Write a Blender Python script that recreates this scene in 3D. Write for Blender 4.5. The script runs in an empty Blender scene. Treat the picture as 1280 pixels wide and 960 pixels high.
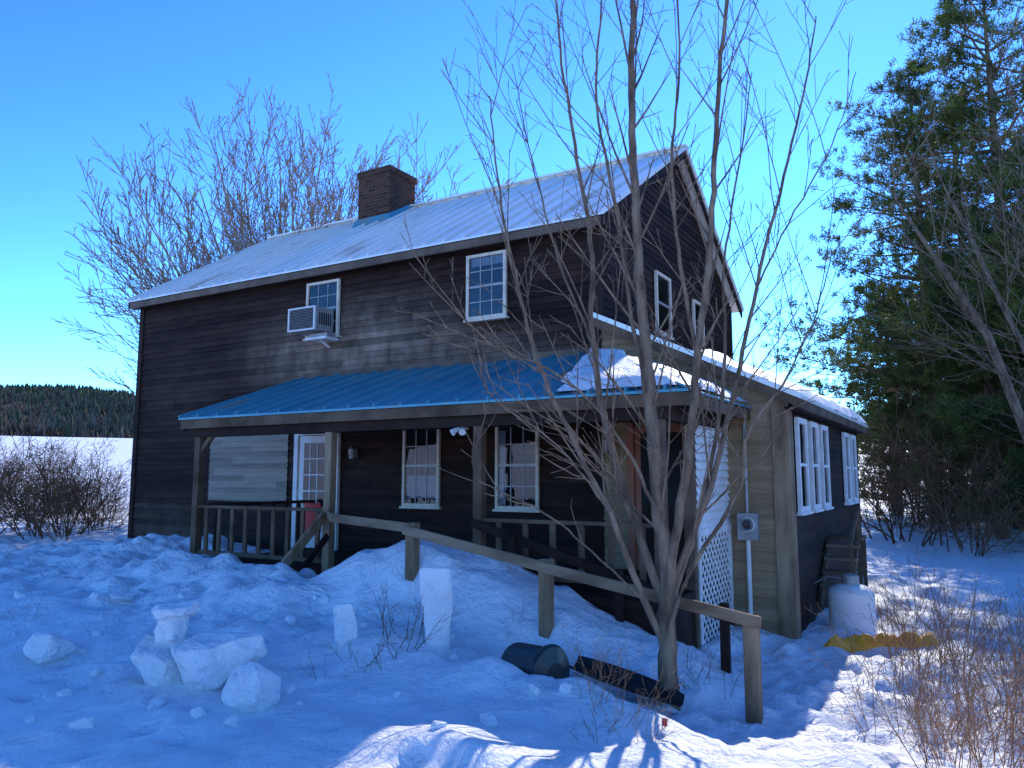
import bpy, bmesh, math, random
import numpy as np
from mathutils import Vector, noise, Matrix
rng=random.Random(7)
scene=bpy.context.scene
YAW=math.radians(30.8); PITCH=math.radians(6.76)
R=Vector((math.cos(YAW),math.sin(YAW),0)); F=Vector((-math.sin(YAW),math.cos(YAW),0))
EYE=1.6
def at(bx,by,a):
    """world point from bearing/elevation (survey sheet) and forward distance a"""
    e=math.atan((480-by)/970.0)+PITCH
    u=math.tan(e)*a
    zc=a*math.cos(PITCH)+u*math.sin(PITCH)
    r=(bx-640)/970.0*zc
    p=F*a+R*r
    return Vector((p.x,p.y,EYE+u))
# ---------------------------------------------------------------- materials
MATS={}
def nmat(name,c1,c2,scale=4,rough=.8,stretch=(1,1,1),metal=0,bump=.0,bscale=None,detail=6,lo=.35,hi=.65,spec=.5,c3=None):
    m=bpy.data.materials.new(name); m.use_nodes=True; nt=m.node_tree; N=nt.nodes; L=nt.links
    b=N['Principled BSDF']; b.inputs['Roughness'].default_value=rough; b.inputs['Metallic'].default_value=metal
    b.inputs['Specular IOR Level'].default_value=spec
    tc=N.new('ShaderNodeTexCoord'); mp=N.new('ShaderNodeMapping'); mp.inputs['Scale'].default_value=stretch
    L.new(tc.outputs['Object'],mp.inputs['Vector'])
    n=N.new('ShaderNodeTexNoise'); n.inputs['Scale'].default_value=scale; n.inputs['Detail'].default_value=detail; n.inputs['Roughness'].default_value=.6
    L.new(mp.outputs[0],n.inputs['Vector'])
    r=N.new('ShaderNodeValToRGB'); r.color_ramp.elements[0].position=lo; r.color_ramp.elements[1].position=hi
    r.color_ramp.elements[0].color=(*c1,1); r.color_ramp.elements[1].color=(*c2,1)
    if c3:
        e=r.color_ramp.elements.new(min(.99,hi+.12)); e.color=(*c3,1)
    L.new(n.outputs['Fac'],r.inputs[0]); L.new(r.outputs[0],b.inputs['Base Color'])
    if bump>0:
        n2=N.new('ShaderNodeTexNoise'); n2.inputs['Scale'].default_value=bscale or scale*3; n2.inputs['Detail'].default_value=5
        L.new(mp.outputs[0],n2.inputs['Vector'])
        bp=N.new('ShaderNodeBump'); bp.inputs['Strength'].default_value=bump; bp.inputs['Distance'].default_value=.02
        L.new(n2.outputs['Fac'],bp.inputs['Height']); L.new(bp.outputs[0],b.inputs['Normal'])
    MATS[name]=m; return m

def siding_mat(name,dark,mid,grey,patches,extra=0.0,vlo=.6,vhi=1.4,base=0.0):
    m=nmat(name,dark,mid,scale=1.6,rough=.65,stretch=(1,1,7),bump=.5,bscale=6,lo=.35,hi=.7,spec=.14)
    nt=m.node_tree;N=nt.nodes;L=nt.links
    b=N['Principled BSDF']; ramp=[n for n in N if n.type=='VALTORGB'][0]
    tc=[n for n in N if n.type=='TEX_COORD'][0]
    nz=N.new('ShaderNodeTexNoise'); nz.inputs['Scale'].default_value=1.0; nz.inputs['Detail'].default_value=10; nz.inputs['Roughness'].default_value=.66
    mp=N.new('ShaderNodeMapping'); mp.inputs['Scale'].default_value=(2.6,2.6,1.6); L.new(tc.outputs['Object'],mp.inputs[0]); L.new(mp.outputs[0],nz.inputs['Vector'])
    acc=None
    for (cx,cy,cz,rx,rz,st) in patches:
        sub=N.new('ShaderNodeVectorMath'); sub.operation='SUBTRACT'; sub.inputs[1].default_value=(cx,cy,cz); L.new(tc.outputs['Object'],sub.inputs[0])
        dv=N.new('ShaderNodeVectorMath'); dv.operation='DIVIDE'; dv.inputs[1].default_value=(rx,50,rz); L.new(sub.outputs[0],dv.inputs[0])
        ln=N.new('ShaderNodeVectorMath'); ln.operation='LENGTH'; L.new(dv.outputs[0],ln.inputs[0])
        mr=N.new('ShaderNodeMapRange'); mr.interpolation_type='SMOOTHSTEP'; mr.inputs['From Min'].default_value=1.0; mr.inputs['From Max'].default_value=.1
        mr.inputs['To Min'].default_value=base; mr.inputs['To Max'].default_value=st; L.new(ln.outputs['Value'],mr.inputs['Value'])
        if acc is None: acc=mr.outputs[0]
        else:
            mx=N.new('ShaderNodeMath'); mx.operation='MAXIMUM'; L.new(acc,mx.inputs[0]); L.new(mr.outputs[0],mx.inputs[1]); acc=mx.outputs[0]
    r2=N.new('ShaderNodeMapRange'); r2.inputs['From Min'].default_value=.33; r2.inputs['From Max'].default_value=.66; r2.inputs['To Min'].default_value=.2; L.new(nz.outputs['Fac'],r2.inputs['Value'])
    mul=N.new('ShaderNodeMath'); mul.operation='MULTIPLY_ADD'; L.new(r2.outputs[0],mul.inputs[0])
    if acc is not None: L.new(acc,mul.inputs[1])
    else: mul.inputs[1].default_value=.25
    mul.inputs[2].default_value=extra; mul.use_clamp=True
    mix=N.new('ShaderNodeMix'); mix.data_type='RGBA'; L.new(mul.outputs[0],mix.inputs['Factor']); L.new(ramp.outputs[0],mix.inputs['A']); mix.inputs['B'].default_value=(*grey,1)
    sp=N.new('ShaderNodeSeparateXYZ'); L.new(tc.outputs['Object'],sp.inputs[0])
    q=N.new('ShaderNodeMath'); q.operation='SNAP'; q.inputs[1].default_value=.115
    ad=N.new('ShaderNodeMath'); ad.operation='ADD'; ad.inputs[1].default_value=.685
    L.new(sp.outputs['Z'],ad.inputs[0]); L.new(ad.outputs[0],q.inputs[0])
    q2=N.new('ShaderNodeMath'); q2.operation='SNAP'; q2.inputs[1].default_value=2.3
    xy=N.new('ShaderNodeMath'); xy.operation='ADD'; L.new(sp.outputs['X'],xy.inputs[0])
    m7=N.new('ShaderNodeMath'); m7.operation='MULTIPLY'; m7.inputs[1].default_value=7.7; L.new(q.outputs[0],m7.inputs[0]); L.new(m7.outputs[0],xy.inputs[1])
    L.new(xy.outputs[0],q2.inputs[0])
    cb=N.new('ShaderNodeCombineXYZ'); L.new(q2.outputs[0],cb.inputs[0]); L.new(q.outputs[0],cb.inputs[2])
    wn=N.new('ShaderNodeTexWhiteNoise'); L.new(cb.outputs[0],wn.inputs['Vector'])
    mr2=N.new('ShaderNodeMapRange'); mr2.inputs['To Min'].default_value=vlo; mr2.inputs['To Max'].default_value=vhi; L.new(wn.outputs['Value'],mr2.inputs['Value'])
    vm=N.new('ShaderNodeVectorMath'); vm.operation='SCALE'; L.new(mix.outputs['Result'],vm.inputs[0]); L.new(mr2.outputs[0],vm.inputs['Scale'])
    L.new(vm.outputs[0],b.inputs['Base Color'])
    return m
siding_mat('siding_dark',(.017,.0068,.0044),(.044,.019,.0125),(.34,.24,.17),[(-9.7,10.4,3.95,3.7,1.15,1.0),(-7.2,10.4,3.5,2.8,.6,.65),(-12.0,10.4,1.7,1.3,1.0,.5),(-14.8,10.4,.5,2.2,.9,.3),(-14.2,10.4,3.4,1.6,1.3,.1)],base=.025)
siding_mat('siding_grey',(.22,.17,.12),(.32,.26,.19),(.37,.30,.23),[],.2,.75,1.2)
siding_mat('siding_tan',(.27,.165,.08),(.37,.245,.125),(.41,.29,.18),[],0,.8,1.15)
nmat('roof_metal',(.80,.74,.66),(.90,.86,.79),scale=.9,rough=.32,stretch=(1,.35,.35),metal=.15,c3=(.70,.60,.50),lo=.32,hi=.58)
nmat('roof_blue',(.04,.22,.30),(.08,.31,.38),scale=1.2,rough=.36,stretch=(1,.5,.5),metal=.15,c3=(.30,.25,.17),lo=.3,hi=.58)
nmat('rust_flash',(.09,.05,.03),(.17,.11,.07),scale=3,rough=.7)
nmat('wood_trim',(.075,.042,.022),(.18,.11,.063),scale=2,rough=.75,bump=.4,spec=.25)
nmat('wood_dark',(.018,.009,.006),(.045,.024,.016),scale=2,rough=.75,bump=.4,spec=.15)
nmat('wood_grey',(.17,.10,.053),(.37,.25,.145),scale=5,rough=.85,stretch=(1,1,.25),bump=.5,spec=.25)
nmat('wood_rail',(.15,.09,.052),(.33,.22,.135),scale=5,rough=.85,stretch=(.25,1,1),bump=.5,spec=.25)
nmat('cream_paint',(.62,.48,.35),(.79,.66,.50),scale=6,rough=.6)
nmat('white_paint',(.71,.66,.59),(.86,.81,.76),scale=5,rough=.6,bump=.2)
nmat('metal_grey',(.28,.26,.24),(.41,.39,.37),scale=6,rough=.45,metal=.3)
nmat('black_plastic',(.009,.009,.009),(.022,.022,.022),scale=5,rough=.5,spec=.3)
nmat('green_plastic',(.009,.022,.022),(.018,.035,.034),scale=3,rough=.35)
nmat('interior',(.009,.009,.010),(.032,.03,.03),scale=2,rough=.9)
nmat('curtain',(.32,.34,.36),(.44,.46,.48),scale=6,rough=.9,stretch=(6,6,.3))
nmat('red_paint',(.6,.02,.015),(.7,.03,.025),scale=6,rough=.5)
nmat('orange_tarp',(.80,.30,.015),(.92,.44,.03),scale=6,rough=.5,bump=.3)
nmat('red_door',(.28,.075,.035),(.42,.13,.055),scale=4,rough=.6)
nmat('bark',(.10,.065,.042),(.28,.195,.128),scale=9,rough=.9,stretch=(1,1,.35),bump=.6,bscale=30,spec=.2)
nmat('bark_far',(.22,.15,.10),(.36,.265,.18),scale=3,rough=.9,spec=.2)
nmat('twig_brown',(.095,.045,.022),(.21,.12,.06),scale=2,rough=.9,spec=.2)
nmat('weed_tan',(.23,.10,.045),(.45,.24,.12),scale=3,rough=.9,spec=.2)
nmat('pine_needles',(.035,.062,.014),(.16,.19,.04),scale=.9,rough=.55,detail=3,spec=.3)
nmat('far_conifer',(.035,.048,.026),(.075,.085,.045),scale=.03,rough=.95,spec=.1)
nmat('far_bare',(.15,.12,.09),(.22,.185,.14),scale=.03,rough=.95,spec=.1)
m=MATS['pine_needles'];N=m.node_tree.nodes;L=m.node_tree.links
tr=N.new('ShaderNodeBsdfTranslucent'); mx=N.new('ShaderNodeMixShader'); mx.inputs[0].default_value=.42
rp=[n for n in N if n.type=='VALTORGB'][0]; L.new(rp.outputs[0],tr.inputs[0]); L.new(N['Principled BSDF'].outputs[0],mx.inputs[1]); L.new(tr.outputs[0],mx.inputs[2]); L.new(mx.outputs[0],N['Material Output'].inputs[0])
# brick
m=nmat('chimney_brick',(.1,.05,.035),(.16,.08,.055),scale=6,rough=.9,bump=.4,spec=.15)
nt=m.node_tree;N=nt.nodes;L=nt.links
bt=N.new('ShaderNodeTexBrick'); bt.inputs['Scale'].default_value=1; bt.inputs['Brick Width'].default_value=.21; bt.inputs['Row Height'].default_value=.075; bt.inputs['Mortar Size'].default_value=.006
bt.inputs['Color1'].default_value=(.115,.05,.032,1); bt.inputs['Color2'].default_value=(.05,.027,.019,1); bt.inputs['Mortar'].default_value=(.12,.085,.065,1)
tc=N.new('ShaderNodeTexCoord'); sp=N.new('ShaderNodeSeparateXYZ'); cb=N.new('ShaderNodeCombineXYZ'); ad=N.new('ShaderNodeMath')
L.new(tc.outputs['Object'],sp.inputs[0]); L.new(sp.outputs[0],ad.inputs[0]); L.new(sp.outputs[1],ad.inputs[1]); L.new(ad.outputs[0],cb.inputs[0]); L.new(sp.outputs[2],cb.inputs[1]); L.new(cb.outputs[0],bt.inputs['Vector'])
L.new(bt.outputs['Color'],N['Principled BSDF'].inputs['Base Color'])
# glass
m=bpy.data.materials.new('window_glass'); m.use_nodes=True; nt=m.node_tree;N=nt.nodes;L=nt.links; N.clear()
o=N.new('ShaderNodeOutputMaterial'); mx=N.new('ShaderNodeMixShader'); t=N.new('ShaderNodeBsdfTransparent'); g=N.new('ShaderNodeBsdfGlossy'); fr=N.new('ShaderNodeFresnel')
t.inputs[0].default_value=(.7,.75,.78,1); g.inputs['Roughness'].default_value=.03; fr.inputs[0].default_value=1.75
nn=N.new('ShaderNodeTexNoise'); nn.inputs['Scale'].default_value=2.5; bp=N.new('ShaderNodeBump'); bp.inputs['Strength'].default_value=.25; bp.inputs['Distance'].default_value=.03
L.new(nn.outputs[0],bp.inputs['Height']); L.new(bp.outputs[0],g.inputs['Normal'])
L.new(fr.outputs[0],mx.inputs[0]); L.new(t.outputs[0],mx.inputs[1]); L.new(g.outputs[0],mx.inputs[2]); L.new(mx.outputs[0],o.inputs[0]); MATS['window_glass']=m
# snow
m=bpy.data.materials.new('snow'); m.use_nodes=True; nt=m.node_tree;N=nt.nodes;L=nt.links; b=N['Principled BSDF']
b.inputs['Roughness'].default_value=.5; b.inputs['Specular IOR Level'].default_value=.35
tc=N.new('ShaderNodeTexCoord')
n1=N.new('ShaderNodeTexNoise'); n1.inputs['Scale'].default_value=2.6; n1.inputs['Detail'].default_value=9; n1.inputs['Roughness'].default_value=.64; n1.inputs['Distortion'].default_value=.4; L.new(tc.outputs['Object'],n1.inputs['Vector'])
n2=N.new('ShaderNodeTexNoise'); n2.inputs['Scale'].default_value=20; n2.inputs['Detail'].default_value=6; L.new(tc.outputs['Object'],n2.inputs['Vector'])
b1=N.new('ShaderNodeBump'); b1.inputs['Strength'].default_value=.9; b1.inputs['Distance'].default_value=.16; L.new(n1.outputs[0],b1.inputs['Height'])
b2=N.new('ShaderNodeBump'); b2.inputs['Strength'].default_value=.7; b2.inputs['Distance'].default_value=.022; L.new(n2.outputs[0],b2.inputs['Height']); L.new(b1.outputs[0],b2.inputs['Normal']); L.new(b2.outputs[0],b.inputs['Normal'])
cr=N.new('ShaderNodeValToRGB'); cr.color_ramp.elements[0].position=.3; cr.color_ramp.elements[0].color=(.82,.82,.83,1); cr.color_ramp.elements[1].position=.6; cr.color_ramp.elements[1].color=(.94,.93,.92,1)
L.new(n1.outputs[0],cr.inputs[0]); L.new(cr.outputs[0],b.inputs['Base Color']); MATS['snow']=m

# ---------------------------------------------------------------- mesh builder
class MB:
    def __init__(s): s.v=[];s.f=[];s.m=[];s.mats=[];s.xf=None
    def mi(s,mat):
        if mat not in s.mats: s.mats.append(mat)
        return s.mats.index(mat)
    def face(s,pts,mat):
        i=len(s.v)
        for p in pts: s.v.append(s.xf(p) if s.xf else tuple(p))
        s.f.append(tuple(range(i,i+len(pts)))); s.m.append(s.mi(mat))
    def hexa(s,p,mat):
        i=len(s.v)
        for q in p: s.v.append(s.xf(q) if s.xf else tuple(q))
        k=s.mi(mat)
        for f in ((0,3,2,1),(4,5,6,7),(0,1,5,4),(1,2,6,5),(2,3,7,6),(3,0,4,7)):
            s.f.append(tuple(i+j for j in f)); s.m.append(k)
    def box(s,a0,a1,b0,b1,c0,c1,mat):
        s.hexa([(a0,b0,c0),(a1,b0,c0),(a1,b1,c0),(a0,b1,c0),(a0,b0,c1),(a1,b0,c1),(a1,b1,c1),(a0,b1,c1)],mat)
    def slab(s,pts,th,mat):
        n=len(pts); top=[Vector(p) for p in pts]; bot=[p-Vector((0,0,th)) for p in top]
        s.face(top,mat); s.face(bot[::-1],mat)
        for i in range(n):
            j=(i+1)%n; s.face([top[i],bot[i],bot[j],top[j]],mat)
    def beam(s,p,q,w,h,mat,up=(0,0,1)):
        p=Vector(p);q=Vector(q);d=(q-p).normalized();u=Vector(up);sd=d.cross(u)
        if sd.length<1e-3: sd=Vector((1,0,0))
        sd.normalize();u=sd.cross(d); sd*=w/2;u*=h/2
        s.hexa([p-sd-u,p+sd-u,p+sd+u,p-sd+u,q-sd-u,q+sd-u,q+sd+u,q-sd+u],mat)
    def tube(s,pts,rad,n,mat,cap=True):
        k=s.mi(mat); base=len(s.v); ref=Vector((.31,.2,.93))
        for i,p in enumerate(pts):
            a=pts[max(0,i-1)]; b=pts[min(len(pts)-1,i+1)]; d=(b-a)
            if d.length<1e-6: d=Vector((0,0,1))
            d.normalize(); x=d.cross(ref)
            if x.length<.1: x=d.cross(Vector((1,0,0)))
            x.normalize(); y=d.cross(x)
            for j in range(n):
                t=2*math.pi*j/n; q=p+(x*math.cos(t)+y*math.sin(t))*rad[i]; s.v.append((q.x,q.y,q.z))
        for i in range(len(pts)-1):
            for j in range(n):
                s.f.append((base+i*n+j,base+i*n+(j+1)%n,base+(i+1)*n+(j+1)%n,base+(i+1)*n+j)); s.m.append(k)
        if cap and n>4:
            s.f.append(tuple(base+j for j in range(n))); s.m.append(k)
            e=base+(len(pts)-1)*n; s.f.append(tuple(e+j for j in range(n))); s.m.append(k)
    def mesh(s,name,smooth=False):
        me=bpy.data.meshes.new(name); me.from_pydata([tuple(v) for v in s.v],[],s.f)
        for k in s.mats: me.materials.append(MATS[k])
        me.polygons.foreach_set('material_index',s.m)
        if smooth: me.polygons.foreach_set('use_smooth',[True]*len(s.f))
        me.update(); return me
    def obj(s,name,parent=None,smooth=False,bevel=0):
        o=bpy.data.objects.new(name,s.mesh(name,smooth)); scene.collection.objects.link(o)
        if parent: o.parent=parent
        if bevel:
            md=o.modifiers.new('bevel','BEVEL'); md.width=bevel; md.segments=2; md.limit_method='ANGLE'
        return o
def empty(name):
    e=bpy.data.objects.new(name,None); scene.collection.objects.link(e); return e

# ---------------------------------------------------------------- terrain
def fbm(x,y,s,o=4):
    return noise.fractal(Vector((x*s,y*s,3.7)),1.0,2.0,o)
def height(x,y):
    z=0.0
    s=lambda t:(lambda q:q*q*(3-2*q))(min(1,max(0,t)))
    ex=math.exp
    z-=.44*s((x+5.2)/3.4)*s((y-4.3)/2.6)*(1-.3*s((y-14)/10))
    z+=.16*s((-x-5.5)/4)*s((y-2.5)/3)
    z+=.34*ex(-((x+12.3)**2/3.4+(y-8.9)**2/1.6))
    z+=.36*ex(-((x+9.2)**2/2.6+(y-7.0)**2/.55))
    z+=.26*ex(-((x+7.2)**2/1.0+(y-6.6)**2/.7))
    z+=.22*ex(-((x+4.9)**2/1.6+(y-5.7)**2/.45))
    z+=.14*ex(-((x+3.0)**2/.9+(y-5.4)**2/.14))
    z+=.12*ex(-((x+2.7)**2/.2+(y-3.75)**2/.08))
    rr=math.hypot(x,y)
    z+=.085*fbm(x,y,.55,3)*(1 if rr<40 else 40/rr)
    if rr<30:
        z+=.06*fbm(x+9,y,1.7,4)
        bank=s((y-4.6)/1.5)*s((11-y)/1.5)
        z+=.15*bank*(abs(fbm(x+2,y+5,1.9,5))-.25)
        z+=.03*fbm(x+1,y+7,5,3)*(.4+bank)
        c=noise.voronoi(Vector((x*2.1,y*2.1,.3)))[0][0]
        foot=max(0,1-c*3.0)
        z-=.10*foot*foot*s((fbm(x+3,y+8,.35,2)+.2)*3)
    if -7.4<x<-1.9:
        top=.86-max(0,(x+5.35))*.35 if x>-5.35 else .86-((-5.35-x)/1.9)**2*.7
        top+=.10*fbm(x,y+4,1.8,5)
        w=1.0
        if y<7.1: w=ex(-((7.1-y)/.58)**2)
        if y>7.8: w=0.0 if y>7.95 else (7.95-y)/.15
        if top>z: z=z+(top-z)*w
    if -10.55<x<-2.75 and y>7.85 and y<10.6: z=min(z,.12)
    if -15.7<x<-4.8 and 10.45<y<17.7: z=min(z,-.1)
    if -4.8<x<-2.15 and 10.45<y<17: z=min(z,-.4)
    az=math.atan2(y,x)
    z+=7.0*s((rr-18)/115)+.9*s((rr-30)/60)*fbm(x,y,.012,2)
    th=math.degrees(math.pi/2+YAW-az)
    hz=36+9*math.cos((th+30)*.17)+3*fbm(x,y,.006,3)
    z+=s((rr-190)/420)*hz
    return z
def axis(lo,hi,d,far):
    c=list(np.arange(lo,hi+1e-6,d)); st=d; v=lo
    L=[]
    while v>-far: st*=1.12; v-=st; L.append(v)
    Rr=[]; st=d; v=hi
    while v<far: st*=1.12; v+=st; Rr.append(v)
    return L[::-1]+c+Rr
ax=axis(-15.5,2.5,.06,1100); ay=axis(1.5,11,.06,1100)
nx,ny=len(ax),len(ay)
verts=[(x,y,height(x,y)) for y in ay for x in ax]
faces=[(j*nx+i,j*nx+i+1,(j+1)*nx+i+1,(j+1)*nx+i) for j in range(ny-1) for i in range(nx-1)]
me=bpy.data.meshes.new('ground'); me.from_pydata(verts,[],faces); me.polygons.foreach_set('use_smooth',[True]*len(faces)); me.materials.append(MATS['snow'])
g=bpy.data.objects.new('ground',me); scene.collection.objects.link(g)

# ---------------------------------------------------------------- house
YF=10.4; YB=17.8; XL=-15.76; XR=-4.72; ZE=5.5; ZR=7.80; YM=14.1
AX=-2.09; AYB=17.0
house=empty('wooden_house')
front=lambda y:(lambda p:(p[0],y-p[2],p[1]))
side=lambda x:(lambda p:(x+p[2],p[0],p[1]))
left=lambda x:(lambda p:(x-p[2],p[0],p[1]))
def siding(mb,v0,v1,lim,mat,step=.115):
    v=v0;rr=random.Random(3)
    while v<v1-1e-4:
        w=min(v+step,v1); a0,a1=lim(v); b0,b1=lim(w); n0=.026+rr.uniform(-.005,.006)
        if a1-a0<.02: break
        nseg=max(1,int((a1-a0)/1.0)); 
        dv=[rr.uniform(-.008,.008) for _ in range(nseg+1)]
        for k in range(nseg):
            f0=k/nseg;f1=(k+1)/nseg
            p=a0+(a1-a0)*f0;q=a0+(a1-a0)*f1;p2=b0+(b1-b0)*f0;q2=b0+(b1-b0)*f1
            mb.face([(p,v+dv[k],n0),(q,v+dv[k+1],n0),(q2,w+.01,.004),(p2,w+.01,.004)],mat)
            mb.face([(p,v+dv[k],n0),(q,v+dv[k+1],n0),(q,v,.0),(p,v,.0)],mat)
        v=w
b=MB()
b.box(XL+.01,XR-.01,YF+.01,YB-.01,-.8,ZE,'wood_dark')
b.face([(XR-.01,YF,ZE),(XR-.01,YB,ZE),(XR-.01,YM,ZR)],'wood_dark'); b.face([(XL+.01,YF,ZE),(XL+.01,YB,ZE),(XL+.01,YM,ZR)],'wood_dark')
b.box(XR,AX-.01,YF+.02,AYB-.01,-.9,2.55,'wood_dark')
b.box(XL-.02,XR,YF-.02,YB+.02,-.8,.12,'rust_flash')
b.obj('house_body',house)
b=MB()
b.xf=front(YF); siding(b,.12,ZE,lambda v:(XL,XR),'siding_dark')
b.xf=front(YF-.03); siding(b,1.12,2.42,lambda v:(-13.25,-11.05),'siding_grey')
sl=(ZR-ZE)/(YM-YF)
glim=lambda v:(YF,YB) if v<=ZE else (YF+(v-ZE)/sl,YB-(v-ZE)/sl)
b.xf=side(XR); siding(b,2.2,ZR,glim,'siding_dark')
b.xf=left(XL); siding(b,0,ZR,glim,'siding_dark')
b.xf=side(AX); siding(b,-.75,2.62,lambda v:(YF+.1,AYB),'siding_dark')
AT=3.86;AE=2.62; asl=(AT-AE)/(AX-XR)
b.xf=front(YF); siding(b,-.75,AT,lambda v:(XR,AX) if v<AE else (XR,AX-(v-AE)/asl),'siding_tan')
b.obj('clapboard_siding',house)
b=MB()
for x in (XL,XR): b.box(x-.07,x+.07,YF-.045,YF+.06,0,ZE,'wood_dark')
b.box(XR-.06,XR+.035,YB-.1,YB+.04,0,ZE,'wood_dark')
b.box(AX-.17,AX+.05,YF-.055,YF+.19,-.8,AE+.03,'wood_grey')
b.box(AX-.05,AX+.04,AYB-.12,AYB+.03,-.8,AE,'wood_dark')
b.box(XL+.07,XR-.07,YF-.05,YF+.0,ZE-.22,ZE-.02,'wood_dark')
b.obj('corner_boards',house,bevel=.006)
ev=.28
b=MB()
def rz(y): return ZR+.12-abs(y-YM)*sl
x0=XL-.22;x1=XR+.25; y0=YF-ev;y1=YB+ev
b.slab([(x0,y0,rz(y0)),(x1,y0,rz(y0)),(x1,YM,rz(YM)),(x0,YM,rz(YM))],.035,'roof_metal')
b.slab([(x0,YM,rz(YM)),(x1,YM,rz(YM)),(x1,y1,rz(y1)),(x0,y1,rz(y1))],.035,'roof_metal')
x=x0+.02
while x<=x1:
    for ya,yb in ((y0-.005,YM),(YM,y1)):
        b.beam((x,ya,rz(ya)+.02),(x,yb,rz(yb)+.02),.034,.05,'roof_metal')
    x+=.41
b.beam((x0-.01,YM,rz(YM)+.03),(x1+.01,YM,rz(YM)+.03),.2,.04,'roof_metal')
b.obj('metal_roof',house)
b=MB()
b.box(x0+.02,x1-.02,y0+.03,y0+.07,rz(y0)-.17,rz(y0)-.04,'rust_flash')
b.box(x0+.02,x1-.02,y0+.07,YF-.05,rz(y0)-.16,rz(y0)-.13,'wood_dark')
for xx in (x0+.03,x1-.06):
    for ya,yb in ((y0+.02,YM),(YM,y1-.02)):
        b.hexa([(xx,ya,rz(ya)-.19),(xx+.035,ya,rz(ya)-.19),(xx+.035,ya,rz(ya)-.037),(xx,ya,rz(ya)-.037),(xx,yb,rz(yb)-.19),(xx+.035,yb,rz(yb)-.19),(xx+.035,yb,rz(yb)-.037),(xx,yb,rz(yb)-.037)],'wood_dark')
b.box(XR+.02,XR+.06,13.92,14.28,6.7,7.2,'wood_dark')
b.obj('roof_fascia',house)
b=MB(); b.box(-12.15,-11.2,13.3,14.25,6.7,8.66,'chimney_brick'); b.box(-12.18,-11.17,13.27,14.28,8.56,8.72,'chimney_brick')
b.box(-12.0,-11.35,13.45,14.1,8.71,8.74,'black_plastic')
b.hexa([(-12.24,13.2,rz(13.2)),(-11.1,13.2,rz(13.2)),(-11.1,14.1,rz(14.1)),(-12.24,14.1,rz(14.1)),(-12.17,13.27,rz(13.2)+.2),(-11.17,13.27,rz(13.2)+.2),(-11.17,14.1,rz(14.1)+.12),(-12.17,14.1,rz(14.1)+.12)],'roof_blue')
b.obj('brick_chimney',house,bevel=.01)

def window(name,xf,u0,u1,v0,v1,frame='cream_paint',cols=2,rows=2,curtain=None,t=.05):
    b=MB(); b.xf=xf
    b.box(u0,u1,v0,v1,.01,.034,'interior')
    if curtain:
        for (a,c,d,e) in curtain: b.box(u0+(u1-u0)*a,u0+(u1-u0)*c,v0+(v1-v0)*d,v0+(v1-v0)*e,.034,.042,'curtain')
    b.face([(u0+t,v0+t,.058),(u1-t,v0+t,.058),(u1-t,v1-t,.058),(u0+t,v1-t,.058)],'window_glass')
    b.box(u0,u0+t,v0,v1,.012,.085,frame); b.box(u1-t,u1,v0,v1,.012,.085,frame)
    b.box(u0+t,u1-t,v1-t,v1,.012,.083,frame); b.box(u0+t,u1-t,v0,v0+t,.012,.083,frame)
    b.box(u0-.03,u1+.03,v0-.035,v0,.012,.11,frame)
    vm=(v0+v1)/2
    b.box(u0+t,u1-t,vm-.02,vm+.02,.045,.075,frame if frame!='cream_paint' else 'metal_grey')
    mm='metal_grey' if frame=='cream_paint' else frame
    for s0,s1 in ((v0+t,vm-.02),(vm+.02,v1-t)):
        for i in range(1,cols+1):
            u=u0+t+(u1-u0-2*t)*i/(cols+1); b.box(u-.008,u+.008,s0,s1,.05,.066,mm)
        for i in range(1,rows):
            v=s0+(s1-s0)*i/rows; b.box(u0+t,u1-t,v-.008,v+.008,.049,.065,mm)
    b.obj(name,house)
f=front(YF)
window('window_lower',f,-8.30,-7.54,1.10,2.44,curtain=[(.1,.9,.1,.38)])
window('window_lower',f,-6.46,-5.69,1.09,2.44,curtain=[(.05,.22,.05,.9)])
window('window_upper',f,-10.66,-9.84,4.14,5.2)
window('window_upper',f,-7.03,-6.27,4.12,5.2,curtain=[(.1,.9,.82,.95)])
g=side(XR)
window('window_gable',g,12.75,13.5,4.1,5.2,cols=0,rows=1); window('window_gable',g,14.85,15.5,4.0,5.1,cols=0,rows=1)
g=side(AX)
for (a,c) in ((10.78,11.42),(11.72,12.3),(12.6,13.2)):
    window('window_annex',g,a,c,1.12,2.38,frame='white_paint',cols=0,rows=1,t=.075)
for (a,c) in ((15.0,15.6),(15.9,16.5)):
    window('window_annex',g,a,c,1.12,2.38,frame='white_paint',cols=0,rows=1,t=.075)
b=MB(); b.xf=front(YF)
b.box(-10.84,-9.74,.28,2.46,.01,.035,'wood_dark')
b.box(-10.84,-10.74,.3,2.44,.03,.10,'white_paint'); b.box(-9.84,-9.74,.3,2.44,.03,.10,'white_paint'); b.box(-10.74,-9.84,2.34,2.44,.03,.098,'white_paint')
b.box(-10.72,-9.95,.32,2.33,.04,.07,'white_paint')
b.box(-10.6,-10.07,1.05,2.2,.06,.075,'interior'); b.face([(-10.6,1.05,.078),(-10.07,1.05,.078),(-10.07,2.2,.078),(-10.6,2.2,.078)],'window_glass')
for u in (-10.43,-10.25): b.box(u-.01,u+.01,1.05,2.2,.07,.09,'white_paint')
for v in (1.33,1.62,1.91): b.box(-10.6,-10.07,v-.01,v+.01,.07,.089,'white_paint')
b.box(-10.5,-10.12,.62,1.12,.09,.12,'red_paint')
b.box(-10.03,-9.98,1.15,1.2,.07,.14,'metal_grey')
b.obj('entry_door',house,bevel=.004)
b=MB(); b.xf=front(YF)
b.box(-4.15,-3.35,-.0,2.3,.02,.06,'red_door'); b.box(-4.05,-3.45,.1,2.2,.055,.075,'wood_dark'); b.box(-4.05,-3.45,1.2,2.1,.06,.085,'interior')
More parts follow.
